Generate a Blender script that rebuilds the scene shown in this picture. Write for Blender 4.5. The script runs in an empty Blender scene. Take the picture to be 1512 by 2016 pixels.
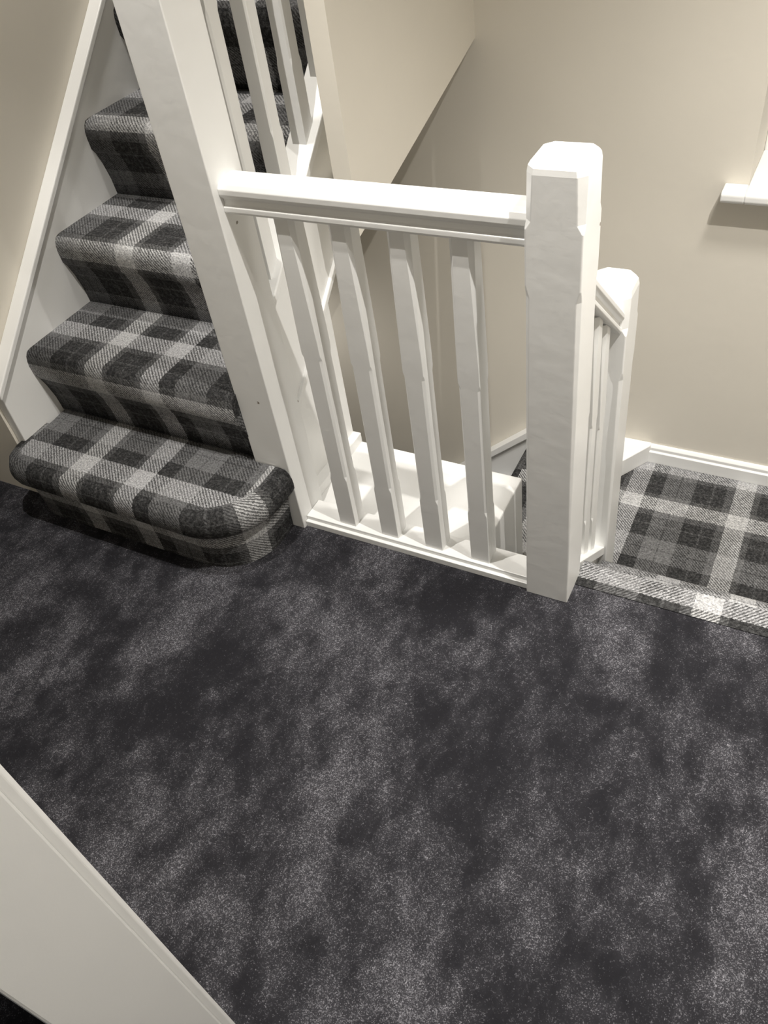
import bpy, bmesh, math
from mathutils import Vector, Matrix
S=1.45
sc=bpy.context.scene
sc.view_settings.view_transform='Standard'
COL=sc.collection
# ---------------------------------------------------------------- materials
def newmat(name):
    m=bpy.data.materials.new(name); m.use_nodes=True
    nt=m.node_tree; b=nt.nodes['Principled BSDF']
    return m,nt,b
def N(nt,t,**k):
    n=nt.nodes.new(t)
    for a,v in k.items(): setattr(n,a,v)
    return n
def paint(name,col,rough,bump=0.05,scale=60,var=0.04,chips=False):
    m,nt,b=newmat(name)
    tc=N(nt,'ShaderNodeTexCoord'); no=N(nt,'ShaderNodeTexNoise'); no.inputs['Scale'].default_value=scale
    no.inputs['Detail'].default_value=6
    nt.links.new(tc.outputs['Object'],no.inputs['Vector'])
    n2=N(nt,'ShaderNodeTexNoise'); n2.inputs['Scale'].default_value=3.0
    nt.links.new(tc.outputs['Object'],n2.inputs['Vector'])
    r=N(nt,'ShaderNodeValToRGB'); r.color_ramp.elements[0].position=.3; r.color_ramp.elements[1].position=.7
    r.color_ramp.elements[0].color=[c*(1-var) for c in col]+[1]; r.color_ramp.elements[1].color=[min(1,c*(1+var)) for c in col]+[1]
    nt.links.new(n2.outputs['Fac'],r.inputs['Fac'])
    out=r.outputs['Color']
    if chips:
        vo=N(nt,'ShaderNodeTexVoronoi'); vo.inputs['Scale'].default_value=9; nt.links.new(tc.outputs['Object'],vo.inputs['Vector'])
        cn=N(nt,'ShaderNodeTexNoise'); cn.inputs['Scale'].default_value=250; nt.links.new(tc.outputs['Object'],cn.inputs['Vector'])
        ad=N(nt,'ShaderNodeMath',operation='MULTIPLY_ADD'); nt.links.new(cn.outputs['Fac'],ad.inputs[0]); ad.inputs[1].default_value=.06; nt.links.new(vo.outputs['Distance'],ad.inputs[2])
        lt=N(nt,'ShaderNodeMath',operation='LESS_THAN'); nt.links.new(ad.outputs[0],lt.inputs[0]); lt.inputs[1].default_value=.065
        mx=N(nt,'ShaderNodeMix',data_type='RGBA'); nt.links.new(lt.outputs[0],mx.inputs['Factor']); nt.links.new(out,mx.inputs['A']); mx.inputs['B'].default_value=(.25,.22,.18,1)
        out=mx.outputs['Result']
    nt.links.new(out,b.inputs['Base Color'])
    bp=N(nt,'ShaderNodeBump'); bp.inputs['Strength'].default_value=bump; bp.inputs['Distance'].default_value=.004
    nt.links.new(no.outputs['Fac'],bp.inputs['Height']); nt.links.new(bp.outputs['Normal'],b.inputs['Normal'])
    b.inputs['Roughness'].default_value=rough
    return m
M_wall=paint('wall_paint',(.73,.69,.61),.75,.12,45,.02)
M_ceil=paint('ceiling_paint',(.8,.795,.79),.9)
M_wood=paint('white_gloss_paint',(.85,.85,.835),.33,.12,35,.02)
M_newel=paint('chipped_gloss_paint',(.85,.85,.835),.33,.22,22,.02,True)
M_dark=paint('dark_void',(.03,.028,.03),.9)
def carpet():
    m,nt,b=newmat('charcoal_carpet'); L=nt.links.new
    tc=N(nt,'ShaderNodeTexCoord')
    def noise(sc_,det,ro=.5,mp=None,dist=0):
        n=N(nt,'ShaderNodeTexNoise'); n.inputs['Scale'].default_value=sc_; n.inputs['Detail'].default_value=det
        n.inputs['Roughness'].default_value=ro; n.inputs['Distortion'].default_value=dist
        if mp:
            q=N(nt,'ShaderNodeMapping'); q.inputs['Scale'].default_value=mp[0]; q.inputs['Rotation'].default_value=mp[1]
            L(tc.outputs['Object'],q.inputs['Vector']); L(q.outputs['Vector'],n.inputs['Vector'])
        else: L(tc.outputs['Object'],n.inputs['Vector'])
        return n
    def mth(op,a,b_,clamp=False):
        n=N(nt,'ShaderNodeMath',operation=op,use_clamp=clamp)
        for i,x in enumerate((a,b_)):
            if isinstance(x,(int,float)): n.inputs[i].default_value=x
            else: L(x,n.inputs[i])
        return n.outputs[0]
    big=noise(2.6,4,.5,((1,.9,1),(0,0,.2)),.3).outputs['Fac']
    med=noise(8,5,.6,((1,.62,1),(0,0,-.1)),.3).outputs['Fac']
    sml=noise(22,4,.6,((1,.7,1),(0,0,.5)),.1).outputs['Fac']
    patch=mth('ADD',mth('ADD',mth('MULTIPLY',big,.34),mth('MULTIPLY',med,.42)),mth('MULTIPLY',sml,.24))  # shading of the brushed pile, put into the base colour as noise patches
    mr=N(nt,'ShaderNodeMapRange'); mr.interpolation_type='SMOOTHSTEP'
    mr.inputs['From Min'].default_value=.405; mr.inputs['From Max'].default_value=.635
    L(patch,mr.inputs['Value'])
    vo=N(nt,'ShaderNodeTexVoronoi'); vo.inputs['Scale'].default_value=680; L(tc.outputs['Object'],vo.inputs['Vector'])
    sv=N(nt,'ShaderNodeSeparateColor'); L(vo.outputs['Color'],sv.inputs[0])
    clump=noise(110,3,.6).outputs['Fac']
    r1=mth('ADD',sv.outputs[0],mth('MULTIPLY',mth('SUBTRACT',clump,.5),.9))
    thr=mth('SUBTRACT',.94,mth('MULTIPLY',mr.outputs[0],.54))
    spk=mth('MULTIPLY',mth('SUBTRACT',r1,thr),1.6,True)
    f=mth('MULTIPLY',spk,mth('ADD',mth('MULTIPLY',sv.outputs[1],.75),.2),True)
    base=N(nt,'ShaderNodeMix',data_type='RGBA'); base.inputs['A'].default_value=(.0155,.0152,.0178,1); base.inputs['B'].default_value=(.042,.041,.0465,1)
    L(mr.outputs[0],base.inputs['Factor'])
    mx=N(nt,'ShaderNodeMix',data_type='RGBA'); mx.inputs['B'].default_value=(.31,.304,.332,1)
    L(f,mx.inputs['Factor']); L(base.outputs['Result'],mx.inputs['A'])
    L(mx.outputs['Result'],b.inputs['Base Color'])
    b.inputs['Roughness'].default_value=.95; b.inputs['Specular IOR Level'].default_value=.1
    bp=N(nt,'ShaderNodeBump'); bp.inputs['Strength'].default_value=.5; bp.inputs['Distance'].default_value=.003
    L(clump,bp.inputs['Height']); L(bp.outputs['Normal'],b.inputs['Normal'])
    return m
M_carpet=carpet()
PER=.49
def plaid():
    m,nt,b=newmat('plaid_carpet'); L=nt.links.new
    uv=N(nt,'ShaderNodeUVMap'); uv.uv_map='UVMap'
    tc=N(nt,'ShaderNodeTexCoord')
    wn=N(nt,'ShaderNodeTexNoise'); wn.inputs['Scale'].default_value=220; wn.inputs['Detail'].default_value=2
    L(tc.outputs['Object'],wn.inputs['Vector'])
    ws=N(nt,'ShaderNodeVectorMath',operation='MULTIPLY_ADD'); L(wn.outputs['Color'],ws.inputs[0]); ws.inputs[1].default_value=(.007,.007,0)
    L(uv.outputs['UV'],ws.inputs[2])
    sx=N(nt,'ShaderNodeSeparateXYZ'); L(ws.outputs[0],sx.inputs[0])
    def mth(op,a,b_=0.0,clamp=False):
        n=N(nt,'ShaderNodeMath',operation=op,use_clamp=clamp)
        for i,x in enumerate((a,b_)):
            if isinstance(x,(int,float)): n.inputs[i].default_value=x
            else: L(x,n.inputs[i])
        return n.outputs[0]
    def sett(c,off):
        f=mth('FRACT',mth('ADD',mth('DIVIDE',c,PER),off))
        r=N(nt,'ShaderNodeValToRGB'); cr=r.color_ramp; cr.interpolation='CONSTANT'
        st=[(0,.44),(.115,.09),(.15,.022),(.235,.065),(.245,.022),(.325,.09),(.36,.38),(.478,.024),(.575,.14),(.665,.065),(.675,.14),(.765,.022),(.87,.075),(.88,.022),(.95,.10)]
        cr.elements[0].position=0; cr.elements[0].color=(st[0][1],)*3+(1,)
        cr.elements[1].position=st[1][0]; cr.elements[1].color=(st[1][1],)*3+(1,)
        for p,v in st[2:]:
            e=cr.elements.new(p); e.color=(v,v,v*1.02,1)
        L(f,r.inputs['Fac']); return r.outputs['Color']
    A=sett(sx.outputs[0],.138); B=sett(sx.outputs[1],.05)
    tw=mth('FRACT',mth('DIVIDE',mth('ADD',sx.outputs[0],sx.outputs[1]),.0098))
    tri=mth('ABSOLUTE',mth('SUBTRACT',tw,.5))
    t=mth('MULTIPLY',mth('SUBTRACT',tri,.16),6,True)
    tn=N(nt,'ShaderNodeTexNoise'); tn.inputs['Scale'].default_value=260; tn.inputs['Detail'].default_value=3
    L(tc.outputs['Object'],tn.inputs['Vector'])
    t2=mth('ADD',mth('MULTIPLY',t,.68),mth('MULTIPLY',tn.outputs['Fac'],.32),True)
    mx=N(nt,'ShaderNodeMix',data_type='RGBA'); L(t2,mx.inputs['Factor']); L(A,mx.inputs['A']); L(B,mx.inputs['B'])
    mr=N(nt,'ShaderNodeMapRange'); mr.inputs['From Min'].default_value=.35; mr.inputs['From Max'].default_value=.68
    mr.inputs['To Min'].default_value=.60; mr.inputs['To Max'].default_value=1.4; L(tn.outputs['Fac'],mr.inputs['Value'])
    fl=N(nt,'ShaderNodeTexNoise'); fl.inputs['Scale'].default_value=120; fl.inputs['Detail'].default_value=7; fl.inputs['Roughness'].default_value=.85
    L(tc.outputs['Object'],fl.inputs['Vector'])
    flr=N(nt,'ShaderNodeMapRange'); flr.inputs['From Min'].default_value=.47; flr.inputs['From Max'].default_value=.8; flr.inputs['To Max'].default_value=.13
    L(fl.outputs['Fac'],flr.inputs['Value'])
    vm=N(nt,'ShaderNodeVectorMath',operation='SCALE'); L(mx.outputs['Result'],vm.inputs[0]); L(mr.outputs[0],vm.inputs['Scale'])
    va=N(nt,'ShaderNodeVectorMath',operation='ADD'); L(vm.outputs[0],va.inputs[0]); L(flr.outputs[0],va.inputs[1])
    L(va.outputs[0],b.inputs['Base Color'])
    b.inputs['Roughness'].default_value=.95; b.inputs['Specular IOR Level'].default_value=.1
    bp=N(nt,'ShaderNodeBump'); bp.inputs['Strength'].default_value=.5; bp.inputs['Distance'].default_value=.003
    L(tn.outputs['Fac'],bp.inputs['Height']); L(bp.outputs['Normal'],b.inputs['Normal'])
    return m
M_plaid=plaid()
# ---------------------------------------------------------------- helpers
def obj_from(name,verts,faces,mat,parent=None,uvs=None,smooth=False,bevel=0,origin=None,seg=2):
    me=bpy.data.meshes.new(name)
    vs=[Vector(v)*S for v in verts]
    o0=Vector(origin)*S if origin else Vector((0,0,0))
    me.from_pydata([v-o0 for v in vs],[],faces); me.materials.append(mat)
    if uvs:
        l=me.uv_layers.new(name='UVMap')
        k=0
        for f,fu in zip(faces,uvs):
            for a in fu:
                l.data[k].uv=(a[0]*S,a[1]*S); k+=1
    else:
        bm=bmesh.new(); bm.from_mesh(me); bmesh.ops.recalc_face_normals(bm,faces=bm.faces[:]); bm.to_mesh(me); bm.free()
    if smooth:
        for p in me.polygons: p.use_smooth=True
    o=bpy.data.objects.new(name,me); COL.objects.link(o); o.location=o0
    if bevel:
        b=o.modifiers.new('bevel','BEVEL'); b.width=bevel*S; b.segments=seg; b.limit_method='ANGLE'; b.angle_limit=math.radians(25)
    if parent:
        o.parent=parent; o.matrix_parent_inverse=Matrix.Translation(-parent.location)
    return o
def boxes(bl):
    v=[];f=[]
    for (x0,x1,y0,y1,z0,z1) in bl:
        n=len(v)
        v+=[(x0,y0,z0),(x1,y0,z0),(x1,y1,z0),(x0,y1,z0),(x0,y0,z1),(x1,y0,z1),(x1,y1,z1),(x0,y1,z1)]
        f+=[(n,n+3,n+2,n+1),(n+4,n+5,n+6,n+7),(n,n+1,n+5,n+4),(n+1,n+2,n+6,n+5),(n+2,n+3,n+7,n+6),(n+3,n,n+4,n+7)]
    return v,f
def prism(pts,axis,a,b):
    def mk(p,t):
        return (t,p[0],p[1]) if axis==0 else ((p[0],t,p[1]) if axis==1 else (p[0],p[1],t))
    n=len(pts); v=[mk(p,a) for p in pts]+[mk(p,b) for p in pts]
    f=[tuple(range(n)),tuple(range(2*n-1,n-1,-1))]+[(i,(i+1)%n,n+(i+1)%n,n+i) for i in range(n)]
    return v,f
def merge(*vf):
    V=[];F=[]
    for v,f in vf:
        n=len(V); V+=v; F+=[tuple(i+n for i in q) for q in f]
    return V,F
def struct(o): o['kind']='structure'; return o
def empty(name,loc,label,cat):
    e=bpy.data.objects.new(name,None); e.empty_display_size=.1; e.location=Vector(loc)*S; COL.objects.link(e)
    e['label']=label; e['category']=cat
    return e
def loft(cx,cy,secs):
    v=[];f=[]
    for (z,h,c) in secs:
        k=h*(1-c)
        v+=[(cx-k,cy-h,z),(cx+k,cy-h,z),(cx+h,cy-k,z),(cx+h,cy+k,z),(cx+k,cy+h,z),(cx-k,cy+h,z),(cx-h,cy+k,z),(cx-h,cy-k,z)]
    for i in range(len(secs)-1):
        for j in range(8):
            a=i*8+j; b=i*8+(j+1)%8; f.append((a,b,b+8,a+8))
    f.append(tuple(range(7,-1,-1))); n=(len(secs)-1)*8; f.append(tuple(range(n,n+8)))
    return v,f
def step(name,pts,zb,zt,ov,back,v0,parent,t0,bk,uoff=0,overlap_back=None,lip=.05,slope=.6,vcap=None):
    """carpet wrapped step. pts: riser plan outline, outward = right hand side of travel."""
    P=[Vector(p) for p in pts]; n=len(P)
    seg=[(P[i+1]-P[i]).normalized() for i in range(n-1)]
    nr=[]
    for i in range(n):
        a=seg[max(0,i-1)]; b=seg[min(n-2,i)]
        t=(a+b).normalized(); q=Vector((t.y,-t.x)); q=q/max(.5,q.dot(Vector((a.y,-a.x)))); nr.append(q)
    lens=[(P[i+1]-P[i]).length for i in range(n-1)]
    cum=[0]
    for l in lens: cum.append(cum[-1]+l)
    k=lens.index(max(lens)); t0=Vector(t0); bk=Vector(bk)
    sh=P[k].dot(t0)-cum[k]
    U=[c+sh+uoff for c in cum]
    zl=zt-lip; H=zl-zb
    prof=[(0,zb),(slope*ov*.12,zb+H*.35),(slope*ov*.45,zb+H*.72),(slope*ov*.8,zl-.002),(slope*ov+(1-slope)*ov*.6,zl+lip*.14),(ov*.97,zl+lip*.32),(ov,zl+lip*.5),(ov*.96,zl+lip*.68),(ov*.84,zl+lip*.84),(ov*.6,zt-.002),(ov*.25,zt-.0002),(-ov*.1,zt)]
    pl=[0]
    for a,b in zip(prof,prof[1:]): pl.append(pl[-1]+math.hypot(b[0]-a[0],b[1]-a[1]))
    if vcap is not None: v0=vcap-pl[-1]
    pv=[v0+a for a in pl]
    V=[];F=[];UV=[]
    m=len(prof)
    for i in range(n):
        for j,(o,z) in enumerate(prof):
            q=P[i]+nr[i]*o; V.append((q.x,q.y,z))
    for i in range(n-1):
        for j in range(m-1):
            a=i*m+j; b=(i+1)*m+j
            F.append((a,b,b+1,a+1)); UV.append([(U[i],pv[j]),(U[i+1],pv[j]),(U[i+1],pv[j+1]),(U[i],pv[j+1])])
    top=[i*m+m-1 for i in range(n)]
    e=P[k]+nr[k]*prof[-1][0]
    def cuv(x,y):
        q=Vector((x,y)); return (q.dot(t0)+uoff, pv[-1]+(q-e).dot(bk))
    ex=[]
    if overlap_back is None:
        for q in (P[-1]+bk*back, P[0]+bk*back):
            V.append((q.x,q.y,zt)); ex.append(len(V)-1)
    else:
        for q in overlap_back:
            V.append((q[0],q[1],zt)); ex.append(len(V)-1)
    cap=top+ex
    F.append(tuple(cap)); UV.append([cuv(V[i][0],V[i][1]) for i in cap])
    low=[]
    zlow=zb if overlap_back else zt-.02
    for i in ex:
        V.append((V[i][0],V[i][1],zlow)); low.append(len(V)-1)
    endc=[(n-1)*m+j for j in range(m)]
    f1=tuple([low[0]]+[ex[0]]+endc[::-1]); F.append(f1); UV.append([(V[i][0]+V[i][1],V[i][2]) for i in f1])
    st=[j for j in range(m)]
    f2=tuple(st+[ex[-1],low[-1]]); F.append(f2); UV.append([(V[i][0]+V[i][1],V[i][2]) for i in f2])
    if not overlap_back:
        f3=(0,low[1],low[0],(n-1)*m); F.append(f3); UV.append([(V[i][0],V[i][1]) for i in f3])
    o=obj_from(name,V,F,M_plaid,parent,UV)
    for p in o.data.polygons:
        p.use_smooth = p.index<(n-1)*(m-1)
    return o,pv[-1]
# ---------------------------------------------------------------- camera
def cam_setup():
    f=1620.; v=Vector((291,1652,f)); 
    D=v.normalized()
    vx=Vector((-3586,-957,f)); vx=(vx-D*vx.dot(D)).normalized(); X=-vx; Z=-D
    Y=Z.cross(X)
    R=Vector((X.x,Y.x,Z.x)); Dn=Vector((X.y,Y.y,Z.y)); Fw=Vector((X.z,Y.z,Z.z))
    M=Matrix(((R.x,-Dn.x,-Fw.x),(R.y,-Dn.y,-Fw.y),(R.z,-Dn.z,-Fw.z))).to_4x4()
    M.translation=Vector((0,0,1))*S
    c=bpy.data.cameras.new('camera'); o=bpy.data.objects.new('camera',c); COL.objects.link(o); o.matrix_world=M
    c.sensor_fit='VERTICAL'; c.sensor_height=36; c.sensor_width=27; c.lens=36*f/2016; c.clip_start=.02
    sc.camera=o
cam_setup()
# ---------------------------------------------------------------- constants
NP=.876; RZ=.138; YF=1.47; CE=1.68
def nz(y): return .276+NP*(y-.757)   # nosing line of the rising flight
LZ1=-.145; LZ2=-.288
# ---------------------------------------------------------------- shell
fl=prism([(-2.4,-1.3),(.5,-1.3),(.5,.825),(-.222,.825),(-.222,.787),(-.70,.787),(-.70,.9),(-1.22,.9),(-1.22,.68),(-2.4,.68)],2,-.12,0)
struct(obj_from('floor',*fl,M_carpet))
WT=.18
v,f=boxes([(-.655,-.14,YF,YF+WT,-1.7,CE),(-.14,.38,YF,YF+WT,-1.7,.335),(-.14,.38,YF,YF+WT,1.25,CE),(.38,.5,YF,YF+WT,-1.7,CE),(-1.7,-.655,YF,YF+WT,-1.7,.5)])
struct(obj_from('wall_north',v,f,M_wall))
struct(obj_from('wall_east',*boxes([(.502,.56,-1.3,YF+WT,-1.7,CE)]),M_wall))
struct(obj_from('wall_west',*merge(boxes([(-1.28,-1.222,.68,2.5,0,2.6)]),boxes([(-2.4,-1.28,.68,.74,0,CE)])),M_wall))
struct(obj_from('wall_south',*boxes([(-2.4,-.352,.005,.076,0,CE),(.352,.5,.005,.076,0,CE),(-.352,.352,.005,.076,1.4,CE)]),M_wall))
struct(obj_from('wall_stairhead',*boxes([(-1.28,-.62,2.5,2.56,.4,2.6)]),M_wall))
bk=merge(prism([(1.0,.438),(YF,.572),(YF,CE),(1.0,CE)],0,-.655,-.625),prism([(1.02,.45),(YF,.578),(YF,.59),(1.02,.462)],0,-.705,-.655))  # second prism: unseen cover strip added to stop light leaking through the gap
struct(obj_from('wall_bulkhead',*merge(bk,prism([(YF,.5),(2.5,1.2),(2.5,2.6),(YF,2.6)],0,-.70,-.655)),M_wall))
struct(obj_from('wall_understair',*boxes([(-1.75,-1.7,.8,YF,-1.7,.5)]),M_wall))
struct(obj_from('ceiling',*boxes([(-2.4,.5,-1.3,.95,CE,CE+.05),(-.655,.5,.95,YF+WT,CE,CE+.05)]),M_ceil))
struct(obj_from('wall_lower',*boxes([(-1.7,-.735,.93,.96,-1.7,.22),(-.36,.5,.80,.82,-1.7,-.17)]),M_wall))
# door frame
struct(obj_from('trim_1',*boxes([(-.352,-.34,0,.0765,0,1.4)]),M_wood,bevel=.002))
arch=[(-.342,.0765),(-.342,.083),(-.346,.087),(-.351,.083),(-.375,.085),(-.388,.093),(-.398,.091),(-.398,.0765)]
struct(obj_from('trim_2',*prism(arch,2,0,1.45),M_wood,bevel=.001))
# window
wy=YF+.145
struct(obj_from('window_1',*boxes([(-.14,-.10,wy,wy+.02,.34,1.25),(.34,.38,wy,wy+.02,.34,1.25),(-.1,.34,wy,wy+.02,.34,.38),(-.1,.34,wy,wy+.02,1.21,1.25),(.1,.13,wy,wy+.02,.38,1.21)]),M_wood,bevel=.003))
struct(obj_from('window_2',*boxes([(-.1,.34,wy+.008,wy+.012,.38,1.21)]),M_dark))
struct(obj_from('trim_3',*merge(prism([(YF-.038,.337),(YF-.034,.332),(wy,.332),(wy,.352),(YF-.034,.352),(YF-.038,.347)],0,-.14,.38),prism([(YF-.038,.337),(YF-.034,.332),(YF,.332),(YF,.352),(YF-.034,.352),(YF-.038,.347)],0,-.178,-.14)),M_wood,bevel=.002))
def bbprof(z,h): return [(YF,z),(YF-.014,z),(YF-.014,z+h*.66),(YF-.010,z+h*.72),(YF-.010,z+h*.88),(YF-.005,z+h),(YF,z+h)]
struct(obj_from('baseboard_north',*prism(bbprof(LZ2,.045),0,-.5,.5),M_wood,bevel=.001))
struct(obj_from('baseboard_corner',*merge(prism([(-.242,YF),(-.242,YF-.012),(-.285,YF-.08),(-.31,YF-.08),(-.31,YF)],2,LZ2,LZ2+.047)),M_wood,bevel=.002))
z0=LZ2+.045
struct(obj_from('baseboard_stair',*merge(prism([(-.5,z0),(-.5,z0-.12),(-1.7,z0-.12-1.2*.9),(-1.7,z0-1.2*.9)],1,YF-.02,YF),prism([(-.5,z0+.002),(-.5,z0-.018),(-1.7,z0-.018-1.2*.9),(-1.7,z0+.002-1.2*.9)],1,YF-.028,YF)),M_wood,bevel=.001))
struct(obj_from('trim_4',*boxes([(-.712,-.38,.79,1.02,-.9,0.001)]),M_wood,bevel=.003))
sp=merge(prism([(.84,-.0),(1.02,-.0),(1.02,nz(1.02)-.14),(.84,nz(.84)-.14)],0,-.735,-.722),
         boxes([(-.728,-.7185,.985,1.018,0,.355),(-.73,-.703,.845,1.02,0,.022)]))
struct(obj_from('trim_5',*sp,M_wood,bevel=.0015))
# ---------------------------------------------------------------- rising staircase
stair=empty('staircase',(-.98,.65,0),'rising flight of stairs wrapped in black and grey plaid carpet','staircase')
XL,XR=-1.2,-.754
arc=[(-.805+.093*math.sin(a),.738-.093*math.cos(a)) for a in [math.radians(d) for d in range(0,91,5)]]
larc=[(-1.165-.03*math.sin(a),.675-.03*math.cos(a)) for a in [math.radians(d) for d in (90,60,30,0)]]
out1=[(-1.195,.74)]+larc+arc+[(-.712,.776)]
o,vv=step('bottom_step',out1,0,RZ,.026,.1,0,stair,(1,0),(0,1),overlap_back=[(-.756,.776),(-.756,.80),(-1.195,.80)],lip=.058,slope=.3,vcap=.097)
o['label']='wide bullnose bottom step with rounded end'
yr=[.645,.785,.94,1.095,1.25,1.405,1.56,1.715,1.87,2.025,2.18,2.335]
v0=vv+.14
for i in range(1,11):
    o,vt=step('step',[(XL,yr[i]),(XR,yr[i])],RZ*i,RZ*(i+1),.024,yr[i+1]-yr[i]+.02,v0,stair,(1,0),(0,1),slope=.85,lip=.055)
    v0=vt+(yr[i+1]-yr[i])
ls=prism([(.685,0),(.685,nz(.685)+.03),(2.45,nz(2.45)+.03),(2.45,nz(2.45)-.3),(1.1,nz(1.1)-.2),(.9,0)],0,-1.222,-1.2)
lc=prism([(.68,nz(.68)+.024),(.68,nz(.68)+.038),(2.45,nz(2.45)+.038),(2.45,nz(2.45)+.024)],0,-1.222,-1.193)
o=obj_from('stringer',*merge(ls,lc),M_wood,stair,bevel=.002)
rs=prism([(.84,nz(.84)-.18),(.84,nz(.84)+.012),(2.45,nz(2.45)+.012),(2.45,nz(2.45)-.2)],0,-.752,-.716)
rc=prism([(.84,nz(.84)+.008),(.84,nz(.84)+.024),(2.45,nz(2.45)+.024),(2.45,nz(2.45)+.008)],0,-.757,-.708)
rb=prism([(.84,nz(.84)-.186),(.84,nz(.84)-.172),(2.0,nz(2.0)-.172),(2.0,nz(2.0)-.186)],0,-.745,-.710)
obj_from('stringer',*merge(rs,rc,rb),M_wood,stair,bevel=.002)
obj_from('soffit',*prism([(.97,nz(.97)-.165),(2.45,nz(2.45)-.18),(2.45,nz(2.45)-.2),(.97,nz(.97)-.175)],0,-1.2,-.745),M_wall,stair)
# ---------------------------------------------------------------- landing balustrade
W=.0335; NY=.811
bal=empty('balustrade',(-.47,NY,0),'white painted timber landing banister with chamfered spindles','balustrade')
tall=[(0,W,.03),(1.6,W,.03)]
obj_from('newel_post',*loft(-.723,NY,tall),M_newel,bal,bevel=.002)
W2=.0322
short=[(0,W2,.04),(.10,W2,.04),(.24,W2,.11),(.512,W2,.16),(.526,W2,.05),(.592,W2,.05),(.601,W2,.22),(.650,W2,.28),(.656,W2*.97,.29),(.660,W2*.90,.31)]
obj_from('newel_post',*loft(-.2535,NY,short),M_newel,bal,bevel=.0012,seg=3)
def railprof(c,zt): 
    h=[(-.012,-.043),(-.019,-.043),(-.021,-.040),(-.021,-.034),(-.017,-.031),(-.017,-.024),(-.0215,-.021),(-.0235,-.017),(-.0235,-.010),(-.020,-.004),(-.012,-.0008),(0,0)]
    pts=[(c+a,zt+b) for a,b in h]; pts+=[(c-a,zt+b) for a,b in h[::-1][1:]]
    return pts
hr=prism(railprof(NY,.608),0,-.6895,-.284)
o=obj_from('handrail',*hr,M_wood,bal,bevel=.0008)
obj_from('base_rail',*merge(boxes([(-.689,-.285,NY-.027,NY+.027,0,.012)]),boxes([(-.689,-.285,NY-.021,NY+.021,.012,.020)])),M_wood,bal,bevel=.001)
def baluster_secs(zb,zt,w=.0154):
    L=zt-zb
    return [(zb,w,.03),(zb+.19*L,w,.03),(zb+.206*L,w,.22),(zb+.61*L,w,.22),(zb+.626*L,w,.03),(zb+.665*L,w,.03),(zb+.97*L,w,.38),(zt,w,.38)]
first=None
for i in range(4):
    x=-.689+.0802*(i+1)
    if first is None:
        v,f=loft(x,NY,baluster_secs(.018,.568)); first=obj_from('baluster',v,f,M_newel,bal,bevel=.0005,origin=(x,NY,0))
    else:
        c=first.copy(); COL.objects.link(c); c.location=Vector((x,NY,0))*S
bal2=empty('balustrade',(-.733,1.0,nz(1.0)),'white timber spindles along the rising flight','balustrade')
def sl_rail(y0,y1,zf,prof,x):
    v=[];n=len(prof)
    for y in (y0,y1):
        v+=[(x+a,y,zf(y)+b) for a,b in prof]
    f=[tuple(range(n)),tuple(range(2*n-1,n-1,-1))]+[(i,(i+1)%n,n+(i+1)%n,n+i) for i in range(n)]
    return v,f
rp=[(a,b) for a,b in railprof(0,0)]
obj_from('handrail',*sl_rail(.846,2.4,lambda y:nz(y)+.62,rp,-.733),M_wood,bal2,bevel=.0008)
first=None
for i,y in enumerate([.900,.978,1.056,1.134]):
    z0_=nz(y)+.012; z1_=nz(y)+.585
    if first is None:
        v,f=loft(-.733,y,baluster_secs(z0_,z1_,.0125)); first=obj_from('baluster',v,f,M_wood,bal2,bevel=.0005,origin=(-.733,y,z0_))
    else:
        c=first.copy(); COL.objects.link(c); c.location=Vector((-.733,y,z0_))*S
bal3=empty('balustrade',(-.254,1.05,LZ2),'white timber banister with spindles falling to the lower newel post','balustrade')
FN=1.052
low=[(-.5,W2,.04),(-.12,W2,.04),(-.02,W2,.11),(.242,W2,.16),(.256,W2,.05),(.320,W2,.05),(.330,W2,.24),(.376,W2,.34),(.385,W2*.95,.37),(.391,W2*.84,.40),(.395,W2*.62,.44)]
obj_from('newel_post',*loft(-.254,FN,low),M_newel,bal3,bevel=.0016,seg=3)
hz=lambda y:.52-.88*(y-.845)
obj_from('handrail',*sl_rail(.844,FN-W2,hz,rp,-.25),M_wood,bal3,bevel=.0008)
bz=lambda y:.0-.80*(y-.845)
obj_from('stringer',*merge(sl_rail(.844,FN-W2,bz,[(-.018,-.35),(.014,-.35),(.014,0),(-.018,0)],-.25),sl_rail(.844,FN-W2,bz,[(-.024,-.002),(.024,-.002),(.024,.018),(-.024,.018)],-.25)),M_wood,bal3,bevel=.001)
for k,y in enumerate([.888,.932,.976]):
    zb=bz(y)+.01; zt=hz(y)-.035
    v,f=loft(-.25,y,baluster_secs(zb,zt,.0135)); obj_from('baluster',v,f,M_wood,bal3,bevel=.0005,origin=(-.25,y,zb))
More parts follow.
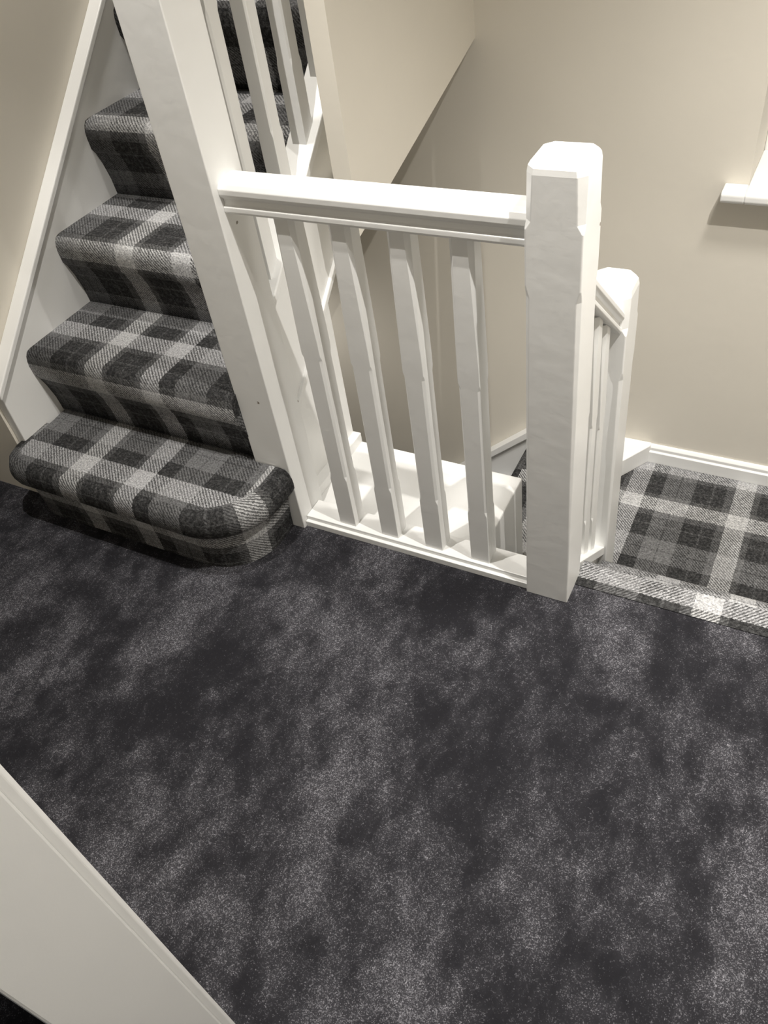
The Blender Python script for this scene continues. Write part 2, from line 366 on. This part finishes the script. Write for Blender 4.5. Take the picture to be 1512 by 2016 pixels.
# ---------------------------------------------------------------- falling staircase
st2=empty('staircase',(0,1.1,LZ2),'falling stairs and quarter landing in black and grey plaid carpet','staircase')
o,vt=step('top_step',[(.5,.866),(-.222,.866)],LZ1-.01,.0015,.008,.048,.0,st2,(1,0),(0,-1),vcap=.112,lip=.022)
o,vt=step('step',[(.5,1.0),(-.225,1.0)],LZ2-.01,LZ1,.016,.15,.30,st2,(1,0),(0,-1),lip=.03)
q=[(-.5,1.02),(-.378,1.02),(-.378,.86),(-.27,.86),(-.27,.99),(.5,.99),(.5,YF-.012),(-.5,YF-.012)]
n=len(q); V=[(a,b,LZ2) for a,b in q]+[(a,b,LZ2-.1) for a,b in q]
F=[tuple(range(n))]+[(i+n,(i+1)%n+n,(i+1)%n,i) for i in range(n)]
UV=[[(a,b+.024) for a,b in q]]+[[(V[i][0]+V[i][1],V[i][2]) for i in fc] for fc in F[1:]]
obj_from('quarter_landing',V,F,M_plaid,st2,UV)
for k in range(6):
    x=-.5-.157*k
    step('step',[(x-.002,YF-.02),(x-.002,1.03)],LZ2-RZ*(k+1),LZ2-RZ*k+.002,.02,.16,.1,st2,(0,1),(1,0))
# ---------------------------------------------------------------- lights
def spot(loc,e,half,blend,r=.04,col=(1,.962,.905),aim=(0,0,-1)):
    l=bpy.data.lights.new('lamp','SPOT'); l.spot_size=math.radians(2*half); l.spot_blend=blend; l.energy=e; l.color=col; l.shadow_soft_size=r
    o=bpy.data.objects.new('ceiling_and_fill_light',l); o.location=Vector(loc)*S; COL.objects.link(o)
    o.rotation_euler=Vector(aim).to_track_quat('-Z','Y').to_euler(); return o
spot((.24,.64,CE-.03),150,56,.8,.012)
spot((-.62,.56,CE-.03),105,38,.7,.012)
spot((.14,.96,CE-.03),165,42,1,.14)
spot((-.97,1.0,2.4),190,62,.8,.08)
spot((-1.15,1.25,.0),3,80,1,.1,aim=(.3,.5,-.6))  # fill light added under the stairs to lift the dark wall, no ceiling fitting
w=bpy.data.worlds.new('world'); sc.world=w; w.use_nodes=True
w.node_tree.nodes['Background'].inputs[0].default_value=(1,.985,.97,1); w.node_tree.nodes['Background'].inputs[1].default_value=.2
